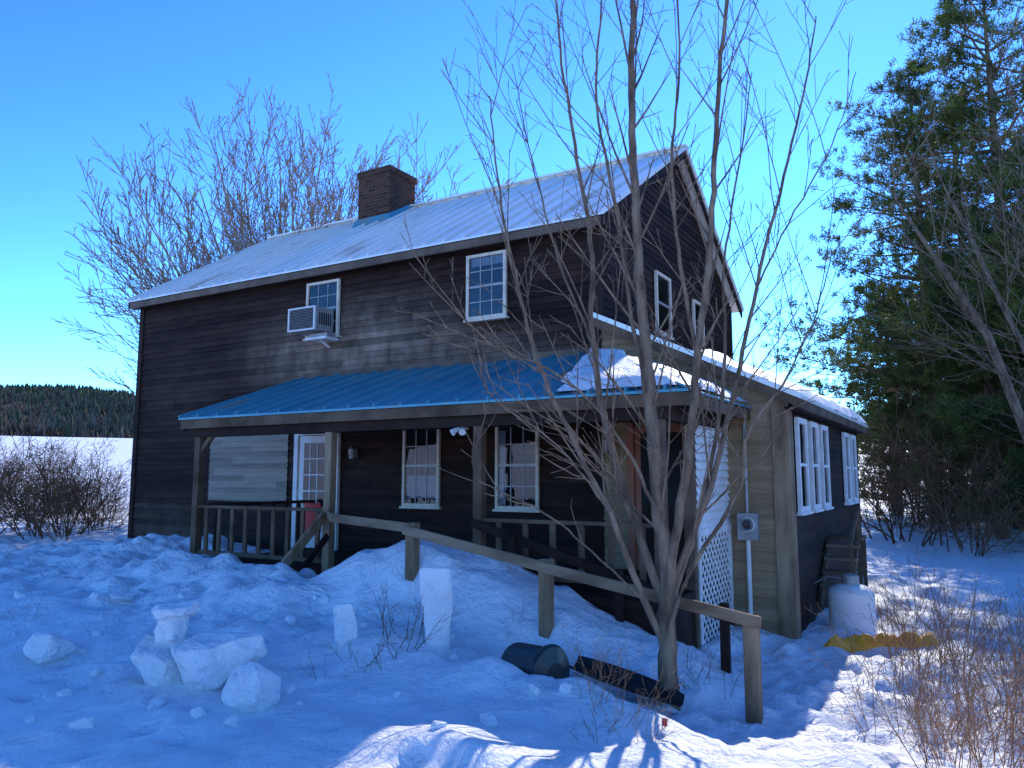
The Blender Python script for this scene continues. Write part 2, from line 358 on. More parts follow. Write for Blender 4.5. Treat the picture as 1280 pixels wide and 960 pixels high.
b.box(-4.25,-4.15,0,2.35,.02,.09,'red_door'); b.box(-3.35,-3.25,0,2.35,.02,.09,'red_door')
b.obj('side_door',house,bevel=.004)
ac=MB()
xa,xb=-10.62,-9.95
ac.box(xa,xb,YF-.52,YF-.08,4.19,4.62,'metal_grey')
ac.box(xa+.03,xb-.03,YF-.535,YF-.52,4.22,4.59,'black_plastic')
for i in range(13):
    z=4.235+i*.028; ac.box(xa+.04,xb-.04,YF-.55,YF-.535,z,z+.007,'metal_grey')
for s in ((xa,xa+.035,4.19,4.62),(xb-.035,xb,4.19,4.62)): ac.box(s[0],s[1],YF-.56,YF-.521,s[2],s[3],'white_paint')
for z in (4.19,4.59): ac.box(xa+.035,xb-.035,YF-.558,YF-.521,z,z+.03,'white_paint')
for i in range(6):
    ac.box(xb,xb+.006,YF-.45+i*.055,YF-.42+i*.055,4.3,4.52,'black_plastic')
ac.box(xa+.3,xb+.12,YF-.4,YF-.05,4.04,4.08,'white_paint'); ac.box(xa+.33,xb+.09,YF-.34,YF-.05,4.08,4.16,'metal_grey')
ac.beam((xb-.1,YF-.3,4.04),(xb-.1,YF-.06,3.93),.03,.03,'white_paint')
ac.obj('window_air_conditioner',house,bevel=.006)

PX0,PX1=-10.7,-2.5; PY=7.75; PE=2.50; PT=3.42
A=(PX0,PY,PE);B=(PX1,PY,PE);C=(-4.66,YF-.005,PT);D=(PX0,YF-.005,PT);E=(PX1,YF-.005,PE)
b=MB()
b.slab([A,B,C,D],.03,'roof_blue'); b.slab([B,E,C],.03,'roof_blue')
psl=(PT-PE)/(YF-PY)
x=PX0+.02
while x<PX1:
    ye=YF-.01
    if x>C[0]: ye=PY+(PX1-x)/(PX1-C[0])*(YF-PY)
    b.beam((x,PY-.01,PE+.018),(x,ye,PE+(ye-PY)*psl+.018),.03,.042,'roof_blue'); x+=.44
b.beam(Vector(B)+Vector((0,0,.02)),Vector(C)+Vector((0,0,.02)),.1,.03,'roof_blue')
b.box(PX0,XR,YF-.06,YF-.03,PT-.02,PT+.07,'rust_flash')
b.obj('porch_roof',house)
b=MB()
b.box(PX0+.03,PX1-.03,PY+.02,PY+.055,PE-.17,PE-.035,'wood_trim')
b.box(PX1-.06,PX1-.025,PY+.055,YF-.03,PE-.17,PE-.035,'wood_trim')
b.box(PX0+.2,-2.8,PY+.12,PY+.26,PE-.30,PE-.12,'wood_dark')
b.box(-2.95,-2.81,PY+.26,YF-.03,PE-.30,PE-.12,'wood_dark')
b.hexa([(PX0+.03,PY+.06,PE-.2),(PX0+.07,PY+.06,PE-.2),(PX0+.07,PY+.06,PE-.035),(PX0+.03,PY+.06,PE-.035),(PX0+.03,YF-.05,PT-.2),(PX0+.07,YF-.05,PT-.2),(PX0+.07,YF-.05,PT-.035),(PX0+.03,YF-.05,PT-.035)],'wood_dark')
b.box(PX0+.08,PX1-.07,PY+.27,YF-.04,PE-.14,PE-.121,'wood_dark')
b.obj('porch_beams',house)
b=MB()
for x,zb in ((-10.4,-.2),(-7.64,-.3),(-5.19,-.2),(-2.9,-.7)):
    b.box(x-.06,x+.06,7.88,8.0,zb,PE-.12,'wood_trim' if x!=-7.64 else 'wood_grey')
b.box(-2.96,-2.84,8.86,8.98,-.7,PE-.12,'wood_trim')
b.beam((-10.4,7.94,1.95),(-10.05,7.94,2.28),.06,.07,'wood_trim')
b.box(-10.5,-2.85,7.86,YF-.03,.2,.3,'wood_dark')
b.box(-10.48,-2.87,7.90,7.94,-.5,.2,'wood_dark')
b.box(-2.91,-2.87,7.95,YF-.04,-.8,.2,'wood_dark')
def rail(xa,xb,y,z0,z1,step,mat='wood_dark'):
    b.box(xa,xb,y-.045,y+.045,z1-.045,z1,mat); b.box(xa,xb,y-.03,y+.03,z0,z0+.06,mat)
    x=xa+step*.6
    while x<xb-.04:
        b.box(x-.035,x+.035,y-.018,y+.018,z0+.06,z1-.045,mat); x+=step
rail(-10.34,-7.7,7.94,.42,1.16,.29,'wood_trim')
rail(-5.13,-2.96,7.94,.42,1.1,.36,'wood_trim')
for yy in np.arange(8.3,10.2,.29): b.box(-10.43,-10.37,yy-.03,yy+.03,.4,1.12,'wood_dark')
b.box(-10.44,-10.36,8.0,10.35,1.12,1.17,'wood_dark')
b.obj('porch_frame',house,bevel=.006)
b=MB(); b.xf=side(-2.86)
v=.98
while v<2.2:
    b.face([(8.98,v,.034),(10.36,v,.034),(10.36,v+.102,.003),(8.98,v+.102,.003)],'white_paint'); b.face([(8.98,v,.034),(10.36,v,.034),(10.36,v,-.01),(8.98,v,-.01)],'wood_dark'); v+=.1
b.box(8.98,10.36,.9,.98,0,.045,'white_paint'); b.box(8.98,10.36,-.42,-.34,0,.045,'white_paint')
b.box(8.98,9.04,-.34,.9,0,.04,'white_paint'); b.box(10.30,10.36,-.34,.9,0,.04,'white_paint')
L0,L1,V0,V1=9.04,10.30,-.34,.9
def clipseg(c,s):
    pts=[]
    for u in (L0,L1):
        v=s*(u-c)
        if V0<=v<=V1: pts.append((u,v))
    for v in (V0,V1):
        u=c+v/s
        if L0<u<L1: pts.append((u,v))
    return pts[:2]
for s,n in ((1,.018),(-1,.030)):
    c=L0-2.5
    while c<L1+2.5:
        p=clipseg(c,s)
        if len(p)==2: b.beam((p[0][0],p[0][1],n),(p[1][0],p[1][1],n),.032,.008,'white_paint',up=(0,0,1))
        c+=.14
b.obj('lattice_panel',house)
def snowslab(name,pts,th,parent=house,n=22,rough=.05):
    P=[Vector(p) for p in pts]; bm=bmesh.new(); grid=[]
    for j in range(n+1):
        row=[]
        for i in range(n+1):
            u=i/n;v=j/n
            p=P[0]*(1-u)*(1-v)+P[1]*u*(1-v)+P[2]*u*v+P[3]*(1-u)*v
            e=min(u,1-u,v,1-v)*n/3; e=min(1,e); h=th*math.sqrt(max(0,e*(2-e)))
            jit=noise.noise(p*2.3)*rough*2+noise.noise(p*7)*rough
            row.append(bm.verts.new(p+Vector((jit*(1 if e<1 else .3),jit*(1 if e<1 else .3),h*(1+jit*3)+.02))))
        grid.append(row)
    for j in range(n):
        for i in range(n): bm.faces.new((grid[j][i],grid[j][i+1],grid[j+1][i+1],grid[j+1][i]))
    me=bpy.data.meshes.new(name); bm.to_mesh(me); bm.free(); me.materials.append(MATS['snow']); me.polygons.foreach_set('use_smooth',[True]*len(me.polygons))
    o=bpy.data.objects.new(name,me); scene.collection.objects.link(o); o.parent=parent
def pz(x,y): return min(PE+(y-PY)*psl, PE+(PX1-x)*(PT-PE)/(PX1-C[0]))
sp=lambda x,y:(x,y,pz(x,y)+.01)
snowslab('porch_roof_snow',[sp(-4.1,7.82),sp(-2.62,7.82),sp(-4.25,9.9),sp(-4.75,10.3)],.11)
snowslab('porch_roof_snow',[sp(-2.75,7.9),sp(-2.52,7.95),sp(-2.55,10.1),sp(-4.45,10.3)],.09)
b=MB()
az_=lambda x:AT+.10-(x-XR)*asl
b.slab([(XR+.03,YF-.25,az_(XR+.03)),(AX+.25,YF-.25,az_(AX+.25)),(AX+.25,AYB+.2,az_(AX+.25)),(XR+.03,AYB+.2,az_(XR+.03))],.04,'roof_metal')
yy=YF-.24
while yy<AYB+.2:
    b.beam((XR+.04,yy,az_(XR+.04)+.015),(AX+.25,yy,az_(AX+.25)+.015),.03,.034,'roof_metal',up=(0,0,1)); yy+=.45
xa=AX+.24
b.hexa([(XR+.05,YF-.23,az_(XR)-.2),(xa,YF-.23,az_(xa)-.16),(xa,YF-.19,az_(xa)-.16),(XR+.05,YF-.19,az_(XR)-.2),(XR+.05,YF-.23,az_(XR)-.06),(xa,YF-.23,az_(xa)-.042),(xa,YF-.19,az_(xa)-.042),(XR+.05,YF-.19,az_(XR)-.06)],'wood_trim')
b.box(xa-.04,xa,YF-.185,AYB+.18,az_(xa)-.16,az_(xa)-.045,'wood_trim')
b.box(AX+.03,xa-.04,YF-.185,AYB+.1,az_(xa)-.16,az_(xa)-.13,'wood_dark')
b.obj('annex_roof',house)
ap=lambda x,y:(x,y,az_(x))
snowslab('annex_roof_snow',[ap(-3.4,10.9),ap(AX+.22,10.5),ap(AX+.22,17.1),ap(-4.4,17.1)],.13,n=30)

b=MB(); b.xf=front(YF)
b.box(-2.72,-2.46,.78,1.12,.02,.13,'metal_grey')
b.xf=None
b.tube([Vector((-2.59,YF-.13,.98)),Vector((-2.59,YF-.21,.98))],[.085,.08],20,'window_glass'); b.tube([Vector((-2.59,YF-.128,.98)),Vector((-2.59,YF-.15,.98))],[.095,.095],20,'white_paint')
b.tube([Vector((-2.59,YF-.15,.98)),Vector((-2.59,YF-.19,.98))],[.06,.05],16,'black_plastic')
b.tube([Vector((-2.6,YF-.07,.78)),Vector((-2.6,YF-.07,-.6))],[.028,.028],10,'white_paint')
b.tube([Vector((-2.6,YF-.07,1.12)),Vector((-2.6,YF-.07,2.3))],[.02,.02],10,'metal_grey')
b.obj('electric_meter',house)
def lantern(x,z):
    b=MB(); b.box(x-.05,x+.05,YF-.06,YF-.02,z-.08,z+.08,'metal_grey'); b.tube([Vector((x,YF-.12,z-.1)),Vector((x,YF-.12,z+.06)),Vector((x,YF-.12,z+.12))],[.04,.065,.01],8,'metal_grey'); b.beam((x,YF-.03,z+.08),(x,YF-.12,z+.12),.015,.015,'black_plastic'); b.obj('wall_lantern',house)
lantern(-9.4,2.0); lantern(-4.55,2.05)
b=MB(); fx=-5.45
b.box(fx-.05,fx+.05,7.93,8.0,2.17,2.23,'white_paint')
for s in (-1,1): b.tube([Vector((fx+s*.03,7.93,2.19)),Vector((fx+s*.05,7.87,2.16)),Vector((fx+s*.075,7.83,2.13))],[.022,.03,.045],12,'white_paint',cap=True)
b.obj('flood_light',house)

b=MB()
RY=6.75
posts=[(-5.27,1.10,-.2),(-3.64,.80,-.4),(-1.70,.44,-.8)]
for x,zt,zb in posts: b.box(x-.06,x+.06,RY-.055,RY+.055,zb,zt,'wood_grey')
b.beam((-6.75,RY+.3,1.10),(-5.27,RY-.075,1.05),.04,.10,'wood_rail'); b.beam((-7.58,7.86,1.10),(-6.75,RY+.3,1.10),.04,.10,'wood_rail')
b.beam((-5.34,RY-.078,1.03),(-3.6,RY-.078,.73),.036,.10,'wood_rail'); b.beam((-3.68,RY-.08,.74),(-1.6,RY-.08,.40),.038,.10,'wood_rail')
b.beam((-5.2,7.78,1.05),(-2.1,7.78,.20),.04,.1,'wood_dark')
for x,z in ((-4.6,.6),(-3.3,.3),(-2.2,.05)): b.box(x-.045,x+.045,7.70,7.76,-.6,z+.32,'wood_dark')
b.beam((-7.64,7.86,1.08),(-7.6,6.75,.16),.045,.13,'wood_grey'); b.beam((-7.58,7.86,.8),(-7.52,6.95,.05),.04,.09,'wood_dark')
b.obj('wheelchair_ramp_railing',None,bevel=.008)

# ---------------------------------------------------------------- props
def ground_at(bx,by):
    a=3.0
    while a<40:
        p=at(bx,by,a)
        if p.z<height(p.x,p.y): return p
        a+=.04
    return p
def block(name,loc,size,rot,seed,tilt=.2):
    r=random.Random(seed); bm=bmesh.new()
    for k in range(22):
        v=Vector((r.uniform(-1,1),r.uniform(-1,1),r.uniform(-1,1))); mx=max(abs(c) for c in v); v=v/mx*.5
        v=v.lerp(v.normalized()*.52,.35)
        bm.verts.new((v.x*size[0],v.y*size[1],v.z*size[2]))
    res=bmesh.ops.convex_hull(bm,input=bm.verts[:]); dead=[e for e in res['geom_interior'] if isinstance(e,bmesh.types.BMVert)]
    if dead: bmesh.ops.delete(bm,geom=list(set(dead)),context='VERTS')
    for _ in range(3):
        lng=[e for e in bm.edges if e.calc_length()>min(size)*.22]
        if not lng: break
        bmesh.ops.subdivide_edges(bm,edges=lng,cuts=1); bmesh.ops.triangulate(bm,faces=bm.faces[:])
    bmesh.ops.smooth_vert(bm,verts=bm.verts[:],factor=.35,use_axis_x=True,use_axis_y=True,use_axis_z=True)
    sc=min(1,min(size)/.3)
    for v in bm.verts: v.co+=noise.noise_vector(v.co*6+Vector((seed,0,0)))*.035*sc+noise.noise_vector(v.co*20)*.010*sc
    me=bpy.data.meshes.new(name); bm.to_mesh(me); bm.free(); me.materials.append(MATS['snow'])
    o=bpy.data.objects.new(name,me); scene.collection.objects.link(o); o.location=loc; o.rotation_euler=(r.uniform(-tilt,tilt),r.uniform(-tilt,tilt),rot)
for i,(bx,by,sx,sy,sz,ro,dz) in enumerate([(203,850,.58,.46,.36,.3,0),(212,826,.26,.22,.36,.1,.28),(210,790,.38,.30,.14,.3,.48),(272,856,.74,.5,.42,1.0,0),(315,882,.34,.32,.34,.2,0),(62,826,.38,.32,.28,.2,0),(545,808,.30,.16,.80,.9,.05),(430,800,.22,.14,.38,.7,0),(150,752,.28,.24,.12,0,0)]):
    p=ground_at(bx,by) if i not in (1,2) else ground_at(205,850); block('snow_block',(p.x,p.y+(.06 if i in(1,2) else 0),height(p.x,p.y)+sz*.34+dz),(sx,sy,sz),ro,i+3,.12 if i in (1,2,6) else .25)
r0=random.Random(77)
for i in range(40):
    bx=r0.uniform(20,720); by=r0.uniform(730,910); s=r0.uniform(.04,.12); p=ground_at(bx,by); block('snow_chunk',(p.x,p.y,p.z+s*.15),(s*1.3,s,s*.8),r0.uniform(0,6),i+40,.5)
bn=empty('garbage_can'); bx_,by_=-3.32,5.98; zg=height(bx_,by_)
b=MB(); d=Vector((.95,-.28,-.02)).normalized(); c=Vector((bx_-.22,by_,zg+.18))
b.tube([c,c+d*.02,c+d*.36,c+d*.39,c+d*.42],[.17,.185,.205,.23,.23],24,'green_plastic'); b.tube([c+d*.42,c+d*.45,c+d*.49],[.235,.22,.10],24,'green_plastic')
b.obj('can_body',bn,bevel=.004)
b=MB()
for s in (-1,1):
    q=c+d*.27+Vector((d.y,-d.x,0))*s*.215; b.beam(q-d*.06,q+d*.06,.03,.04,'green_plastic')
b.obj('can_handle',bn)
b=MB(); n=20
sx0,sx1=-3.15,-2.15; sh0=height(sx0,6.3)+.07; sh1=height(sx1,6.2)+.05
def PS_(i,j):
    u=i/n; v=j/6-.5; w=.22*(math.sin(math.pi*min(1,(u*.8+.14)))**.5)
    e=(abs(v)*2)**3*.07
    return (sx0+(sx1-sx0)*u,6.3+v*2*w-.05*u,sh0+(sh1-sh0)*u+e)
for i in range(n):
    for j in range(6): b.face([PS_(i,j),PS_(i+1,j),PS_(i+1,j+1),PS_(i,j+1)],'black_plastic')
b.obj('plastic_sled',None,smooth=True)
tk=empty('propane_tank'); tx,ty=-1.55,11.45; tz=height(tx,ty)
b=MB(); ps=[Vector((tx,ty,tz-.2)),Vector((tx,ty,tz+.42))];rs=[.29,.29]
for k in range(1,9):
    t=math.pi/2*k/8; ps.append(Vector((tx,ty,tz+.42+.14*math.sin(t)))); rs.append(.02+.27*math.cos(t))
b.tube(ps,rs,28,'white_paint'); b.obj('tank_shell',tk,smooth=True)
b=MB(); b.tube([Vector((tx,ty,tz+.53)),Vector((tx,ty,tz+.66)),Vector((tx,ty,tz+.68))],[.11,.11,.07],16,'metal_grey')
b.tube([Vector((tx,ty,tz+.60)),Vector((tx-.3,ty+.1,tz+.62)),Vector((tx-.5,ty+.2,tz+.5))],[.012]*3,6,'metal_grey')
b.obj('tank_fittings',tk)
b=MB()
for i in range(4):
    b.box(AX+.05,AX+.5,12.05+i*.22,12.29+i*.22,.02+i*.17,.06+i*.17,'wood_rail')
for xx in (AX+.06,AX+.46): b.beam((xx,11.95,-.2),(xx,12.95,.58),.04,.16,'wood_trim')
for y,z in ((12.05,.62),(12.95,1.1)): b.box(AX+.46,AX+.51,y-.025,y+.025,-.5,z,'wood_trim')
b.beam((AX+.485,12.0,.62),(AX+.485,13.0,1.12),.04,.05,'wood_trim'); b.box(AX+.05,AX+.52,12.95,13.6,.62,.67,'wood_trim')
b.box(AX+.46,AX+.51,13.5,13.56,-.5,.62,'wood_trim')
b.obj('wooden_steps',house)
bm=bmesh.new(); nu,nv=50,16; G=[]
for j in range(nv+1):
    row=[]
    for i in range(nu+1):
        u=i/nu;v=j/nv; wd=.34*(.6+.4*abs(math.sin(u*5+.6))); x=-1.75+u*1.25; y=10.3+(v-.5)*wd+.5*u+.06*math.sin(u*9)
        q=Vector((x,y,0)); e=math.sin(math.pi*v)*min(1,4*math.sin(math.pi*u))
        row.append(bm.verts.new((x,y,height(x,y)-.02+e*(.14+.08*noise.noise(q*5)+.05*noise.noise(q*14)))))
    G.append(row)
for j in range(nv):
    for i in range(nu): bm.faces.new((G[j][i],G[j][i+1],G[j+1][i+1],G[j+1][i]))
me=bpy.data.meshes.new('orange_tarp'); bm.to_mesh(me); bm.free(); me.materials.append(MATS['orange_tarp'])
o=bpy.data.objects.new('orange_tarp',me); scene.collection.objects.link(o)
p=ground_at(828,915); b=MB(); b.tube([p,p+Vector((0,0,.09))],[.004,.004],6,'metal_grey'); b.box(p.x-.0,p.x+.035,p.y-.001,p.y+.001,p.z+.04,p.z+.09,'red_paint'); b.obj('marker_flag')

# ---------------------------------------------------------------- bare trees
def rv(r): return Vector((r.gauss(0,1),r.gauss(0,1),r.gauss(0,1)))
def grow(mb,p,d,L,r,lvl,rn,P,mat):
    n=max(3,int(L/P['seg'][lvl])); pts=[p.copy()];rad=[r]; d=d.normalized()
    endr=max(P['rmin'],r*.3)
    for i in range(n):
        d=(d+rv(rn)*P['wob'][lvl]+Vector((0,0,P['up'][lvl]))).normalized(); p=p+d*(L/n); pts.append(p.copy()); rad.append(r+(endr-r)*(i+1)/n)
    mb.tube(pts,rad,P['sides'][lvl],mat,cap=False)
    if lvl+1<P['lv']:
        nc=int(L*P['dens'][lvl]+rn.random())
        for k in range(nc):
            f=P['start'][lvl]+(1-P['start'][lvl])*(k+rn.random())/max(1,nc); idx=min(n-1,int(f*n)); t=f*n-idx
            q=pts[idx].lerp(pts[idx+1],t); dd=(pts[idx+1]-pts[idx]).normalized()
            side_=rv(rn); side_=(side_-dd*side_.dot(dd)).normalized()
            a=math.radians(rn.uniform(*P['ang'][lvl])); nd=dd*math.cos(a)+side_*math.sin(a)
            rr=rad[idx]*P['rr'][lvl]*rn.uniform(.7,1)
            grow(mb,q,nd,L*P['lr'][lvl]*rn.uniform(.6,1.15)*(1.15-.6*f),max(P['rmin'],rr),lvl+1,rn,P,mat)
rn=random.Random(21); b=MB()
P1=dict(lv=4,seg=[.25,.22,.16,.12],wob=[.03,.03,.04,.05],up=[.03,.045,.05,.03],sides=[8,5,4,3],dens=[0,3.6,3.4,0],start=[.2,.15,.15,0],ang=[(22,42),(22,44),(25,45),(20,45)],rr=[.5,.5,.6,.6],lr=[.5,.46,.45,.5],rmin=.0028)
def stem(pts,r0,r1,child,cl,start=.35,a0=6.75,da=0):
    W=[at(x,y,a0+da*i/(len(pts)-1)) for i,(x,y) in enumerate(pts)]
    out=[]
    for i in range(len(W)-1):
        p0=W[max(0,i-1)];p1=W[i];p2=W[i+1];p3=W[min(len(W)-1,i+2)]
        for k in range(6):
            t=k/6; out.append(.5*((2*p1)+(p2-p0)*t+(2*p0-5*p1+4*p2-p3)*t*t+(3*p1-p0-3*p2+p3)*t**3)+rv(rn)*.006)
    out.append(W[-1]); n=len(out); rad=[r0+(r1-r0)*(i/(n-1))**.75 for i in range(n)]
    b.tube(out,rad,9 if r0>.03 else 6,'bark')
    for k in range(child):
        f=start+(1-start)*(k+rn.random())/child; i=min(n-2,int(f*(n-1))); q=out[i]; dd=(out[i+1]-out[i]).normalized()
        s_=rv(rn); s_=(s_-dd*s_.dot(dd)).normalized(); a=math.radians(rn.uniform(25,48)); nd=dd*math.cos(a)+s_*math.sin(a)+Vector((0,0,.12))
        grow(b,q,nd,cl*rn.uniform(.5,1.25),max(.005,min(.013,rad[i]*.4)),1,rn,P1,'bark')
stem([(838,905),(836,860),(833,780),(833,700),(820,600),(812,480),(800,360),(795,250),(789,120),(792,0),(800,-160)],.10,.020,26,1.3,.33)
stem([(834,790),(840,700),(862,560),(872,440),(886,320),(893,200),(900,90),(912,-40),(918,-150)],.05,.012,20,1.2,.2,6.75,-.5)
stem([(836,780),(852,710),(888,610),(920,480),(945,360),(980,220),(1008,100),(1020,20)],.04,.006,18,1.1,.2,6.75,.4)
stem([(833,765),(800,670),(764,560),(742,430),(738,300),(718,180),(700,60),(690,-40)],.046,.008,20,1.1,.2,6.75,.5)
stem([(833,810),(792,720),(762,640),(720,560),(672,450),(642,340),(622,220),(612,120)],.036,.005,18,1.1,.2,6.75,-.6)
stem([(834,790),(870,700),(925,610),(935,540),(985,470),(1020,390),(1040,310)],.026,.004,11,1.0,.3,6.7,-.5)
stem([(822,640),(770,540),(700,470),(630,440),(570,390)],.018,.004,10,.8,.2,6.7,-.7)
stem([(815,760),(740,690),(680,640),(600,600),(590,560)],.012,.0035,5,.5,.3,6.7,-.4)
stem([(836,740),(880,620),(905,470),(905,330),(925,200),(940,90)],.028,.005,14,1.0,.3,6.7,.9)
stem([(820,560),(790,400),(770,260),(745,130),(752,10),(745,-90)],.026,.007,14,1.0,.3,6.7,.4)
stem([(872,440),(850,330),(840,200),(850,80),(845,-60)],.022,.006,12,1.0,.2,6.6,-.4)
stem([(742,430),(700,330),(665,200),(640,80)],.016,.004,10,.9,.2,7.1,.3)
stem([(945,360),(985,280),(1040,180),(1070,90)],.012,.004,8,.8,.1,7.0,.3)
stem([(762,640),(700,560),(620,500),(580,430)],.012,.0035,7,.7,.2,6.5,-.5)
b.obj('bare_maple_tree',None,smooth=True)

def bare_tree(name,base,H,r,seed,P,mat,nst,trunk,tilt_max,squash=.4,pw=.6,r0=(.3,.42)):
    rn=random.Random(seed); b=MB(); p=Vector(base); top=p+Vector((0,0,H*trunk))
    b.tube([p-Vector((0,0,.4)),p.lerp(top,.5)+rv(rn)*.04,top],[r*1.2,r,r*.85],9,mat)
    for k in range(nst):
        a=2*math.pi*k*.618+rn.random()*.4; t=math.radians(tilt_max)*((k+.5)/nst)**pw
        d=Vector((math.cos(a)*math.sin(t),math.sin(a)*math.sin(t),math.cos(t))); L=H*(1-trunk)*(1-squash*(t/math.radians(tilt_max))**1.5)*rn.uniform(.86,1.0)
        grow(b,top-Vector((0,0,rn.uniform(0,H*trunk*.4))),d,L,r*rn.uniform(*r0),0,rn,P,mat)
    return b.obj(name,None,smooth=False)
PB=dict(lv=4,seg=[1.4,1.0,.8,.8],wob=[.03,.05,.05,.05],up=[.02,.06,.08,.05],sides=[5,3,3,3],dens=[1.35,2.4,2.2,0],start=[.32,.15,.1,0],ang=[(18,42),(20,42),(20,42),(20,45)],rr=[.42,.5,.6,.6],lr=[.40,.45,.5,.5],rmin=.0115)
c=at(372,480,26); bare_tree('bare_tree',(c.x,c.y,height(c.x,c.y)),12.9,.22,5,PB,'bark_far',56,.14,56,.16,.58,(.18,.32))
PR=dict(lv=4,seg=[.6,.4,.3,.2],wob=[.05,.07,.08,.08],up=[.03,.05,.06,.05],sides=[6,4,3,3],dens=[1.2,2.2,2.6,0],start=[.15,.12,.1,0],ang=[(22,48),(22,48),(20,45),(20,50)],rr=[.45,.5,.6,.6],lr=[.5,.48,.5,.5],rmin=.005)
c=at(1350,480,13)
bare_tree('bare_tree',(c.x,c.y,height(c.x,c.y)),11,.12,11,PR,'bark',8,.3,34,.2)
b=MB(); rn=random.Random(4); pts=[at(1330,700,16),at(1290,560,16.3),at(1235,420,16.6),at(1175,330,16.8),at(1120,250,17)]
b.tube(pts,[.13,.11,.09,.06,.02],8,'bark')
for q in pts[1:]: 
    for k in range(3): grow(b,q,rv(rn)*.6+Vector((-.3,0,1)),2.2,.02,1,rn,PR,'bark')
b.obj('leaning_dead_tree',None)

# ---------------------------------------------------------------- pines
def pine_mesh(name,H,rad,seed,low=.12):
    rn=np.random.RandomState(seed); r2=random.Random(seed); b=MB()
    b.tube([Vector((0,0,-.5)),Vector((.1,0,H*.5)),Vector((0,.1,H))],[.28,.17,.03],8,'bark')
    P=[];Dd=[]
    z=H*low
    while z<H*.985:
        f=(z/H-low)/(1-low); rm=rad*(1-f)**.6*(.6+.75*rn.rand())*(1 if f>.15 else .75)
        nb=rn.randint(4,7)
        for k in range(nb):
            a=rn.rand()*6.283; Lb=rm*rn.uniform(.5,1.2)+.25; d=Vector((math.cos(a),math.sin(a),rn.uniform(-.05,.35)))
            p=Vector((0,0,z+rn.uniform(-.2,.2))); pts=[p.copy()]
            for i in range(5):
                d=(d+Vector((0,0,.05))+rv(r2)*.06).normalized(); p=p+d*Lb/5; pts.append(p.copy())
            b.tube(pts,[.05*Lb/3+.01,.04*Lb/3+.01,.03,.022,.015,.008],4,'bark',cap=False)
            ncl=int(7+Lb*7)
            for c in range(ncl):
                t=(.35+.65*rn.rand()**.7)*5; i=min(4,int(t)); q=pts[i].lerp(pts[i+1],t-i)
                w=(.14+.15*Lb)*(.5+.5*math.sin(math.pi*min(1,t/5)))
                q=q+Vector((rn.randn()*w,rn.randn()*w,abs(rn.randn())*.10)); P.append(q); Dd.append((q-pts[0]).normalized())
        z+=H*.030*rn.uniform(.7,1.4)
    P=np.array([tuple(q) for q in P]); Dd=np.array([tuple(q) for q in Dd]); nC=len(P); K=18
    dirs=rn.randn(nC,K,3); dirs/=np.linalg.norm(dirs,axis=2,keepdims=True); dirs=dirs*.8+Dd[:,None,:]*.55+np.array([0,0,.25]); dirs/=np.linalg.norm(dirs,axis=2,keepdims=True)
    Ln=rn.uniform(.12,.27,(nC,K,1)); sd=np.cross(dirs,rn.randn(nC,K,3)); sd/=np.linalg.norm(sd,axis=2,keepdims=True); wd=.018
    o=P[:,None,:]+rn.randn(nC,K,3)*.06
    tri=np.stack([o-sd*wd,o+sd*wd,o+dirs*Ln],axis=2).reshape(-1,3)
    base=len(b.v); nT=nC*K
    V=[tuple(v) for v in b.v]+[tuple(v) for v in tri.tolist()]
    Fc=b.f+[(base+3*i,base+3*i+1,base+3*i+2) for i in range(nT)]
    me=bpy.data.meshes.new(name); me.from_pydata(V,[],Fc); me.materials.append(MATS['bark']); me.materials.append(MATS['pine_needles'])
    me.polygons.foreach_set('material_index',[0]*len(b.f)+[1]*nT); me.update(); return me
pm=pine_mesh('pine_tree_mesh',16.5,4.8,3); pm2=pine_mesh('pine_tree_mesh',11,3.4,8,low=.05)
def put(name,me,bx,a,rz_=0,s=1,dz=0):
    c=at(bx,480,a); o=bpy.data.objects.new(name,me); scene.collection.objects.link(o); o.location=(c.x,c.y,height(c.x,c.y)+dz); o.rotation_euler=(0,0,rz_); o.scale=(s,s,s); return o
put('pine_tree',pm,1160,27,0,1.0); put('pine_tree',pm,1270,25,2.1,1.12); put('pine_tree',pm2,1112,30,1,.85); put('pine_tree',pm2,1240,23,3,.8)
put('pine_tree',pm2,1340,20,4,1.0); put('pine_tree',pm,1390,28,4.4,1.1); put('pine_tree',pm2,1190,38,5,1.1); put('pine_tree',pm2,1300,36,2,1.2); put('pine_tree',pm,1215,33,1.2,1.05)
PS=dict(lv=3,seg=[.3,.22,.15],wob=[.13,.15,.15],up=[.02,.02,.02],sides=[4,3,3],dens=[3.6,5.5,0],start=[.1,.1,0],ang=[(25,65),(25,70),(20,50)],rr=[.55,.6,.6],lr=[.5,.5,.5],rmin=.005)
def shrub_mesh(seed,H,n,mat,PP=PS,spread=.7,rad=.25,r0=.018):
    rn=random.Random(seed); b=MB()
    for k in range(n):
        a=rn.random()*6.28; s=spread*rn.random(); p=Vector((math.cos(a)*rad*rn.random(),math.sin(a)*rad*rn.random(),-.1))
        grow(b,p,Vector((math.cos(a)*s,math.sin(a)*s,1)),H*rn.uniform(.6,1.1),r0,0,rn,PP,mat)
    return b.mesh('shrub')
sm=[shrub_mesh(i,2.6,14,'twig_brown',spread=1.0,rad=.9) for i in range(3)]
r=random.Random(5)
for i in range(16): put('bare_shrub',sm[i%3],r.uniform(-60,155),r.uniform(17,28),r.uniform(0,6),r.uniform(.6,1.0))
for i in range(16): put('bare_shrub',sm[i%3],r.uniform(1095,1420),r.uniform(18,28),r.uniform(0,6),r.uniform(.9,1.7))
PW=dict(lv=3,seg=[.12,.08,.06],wob=[.10,.14,.15],up=[.0,.02,.02],sides=[4,3,3],dens=[5,9,0],start=[.25,.2,0],ang=[(25,60),(25,60),(20,50)],rr=[.6,.7,.7],lr=[.42,.4,.5],rmin=.0016)
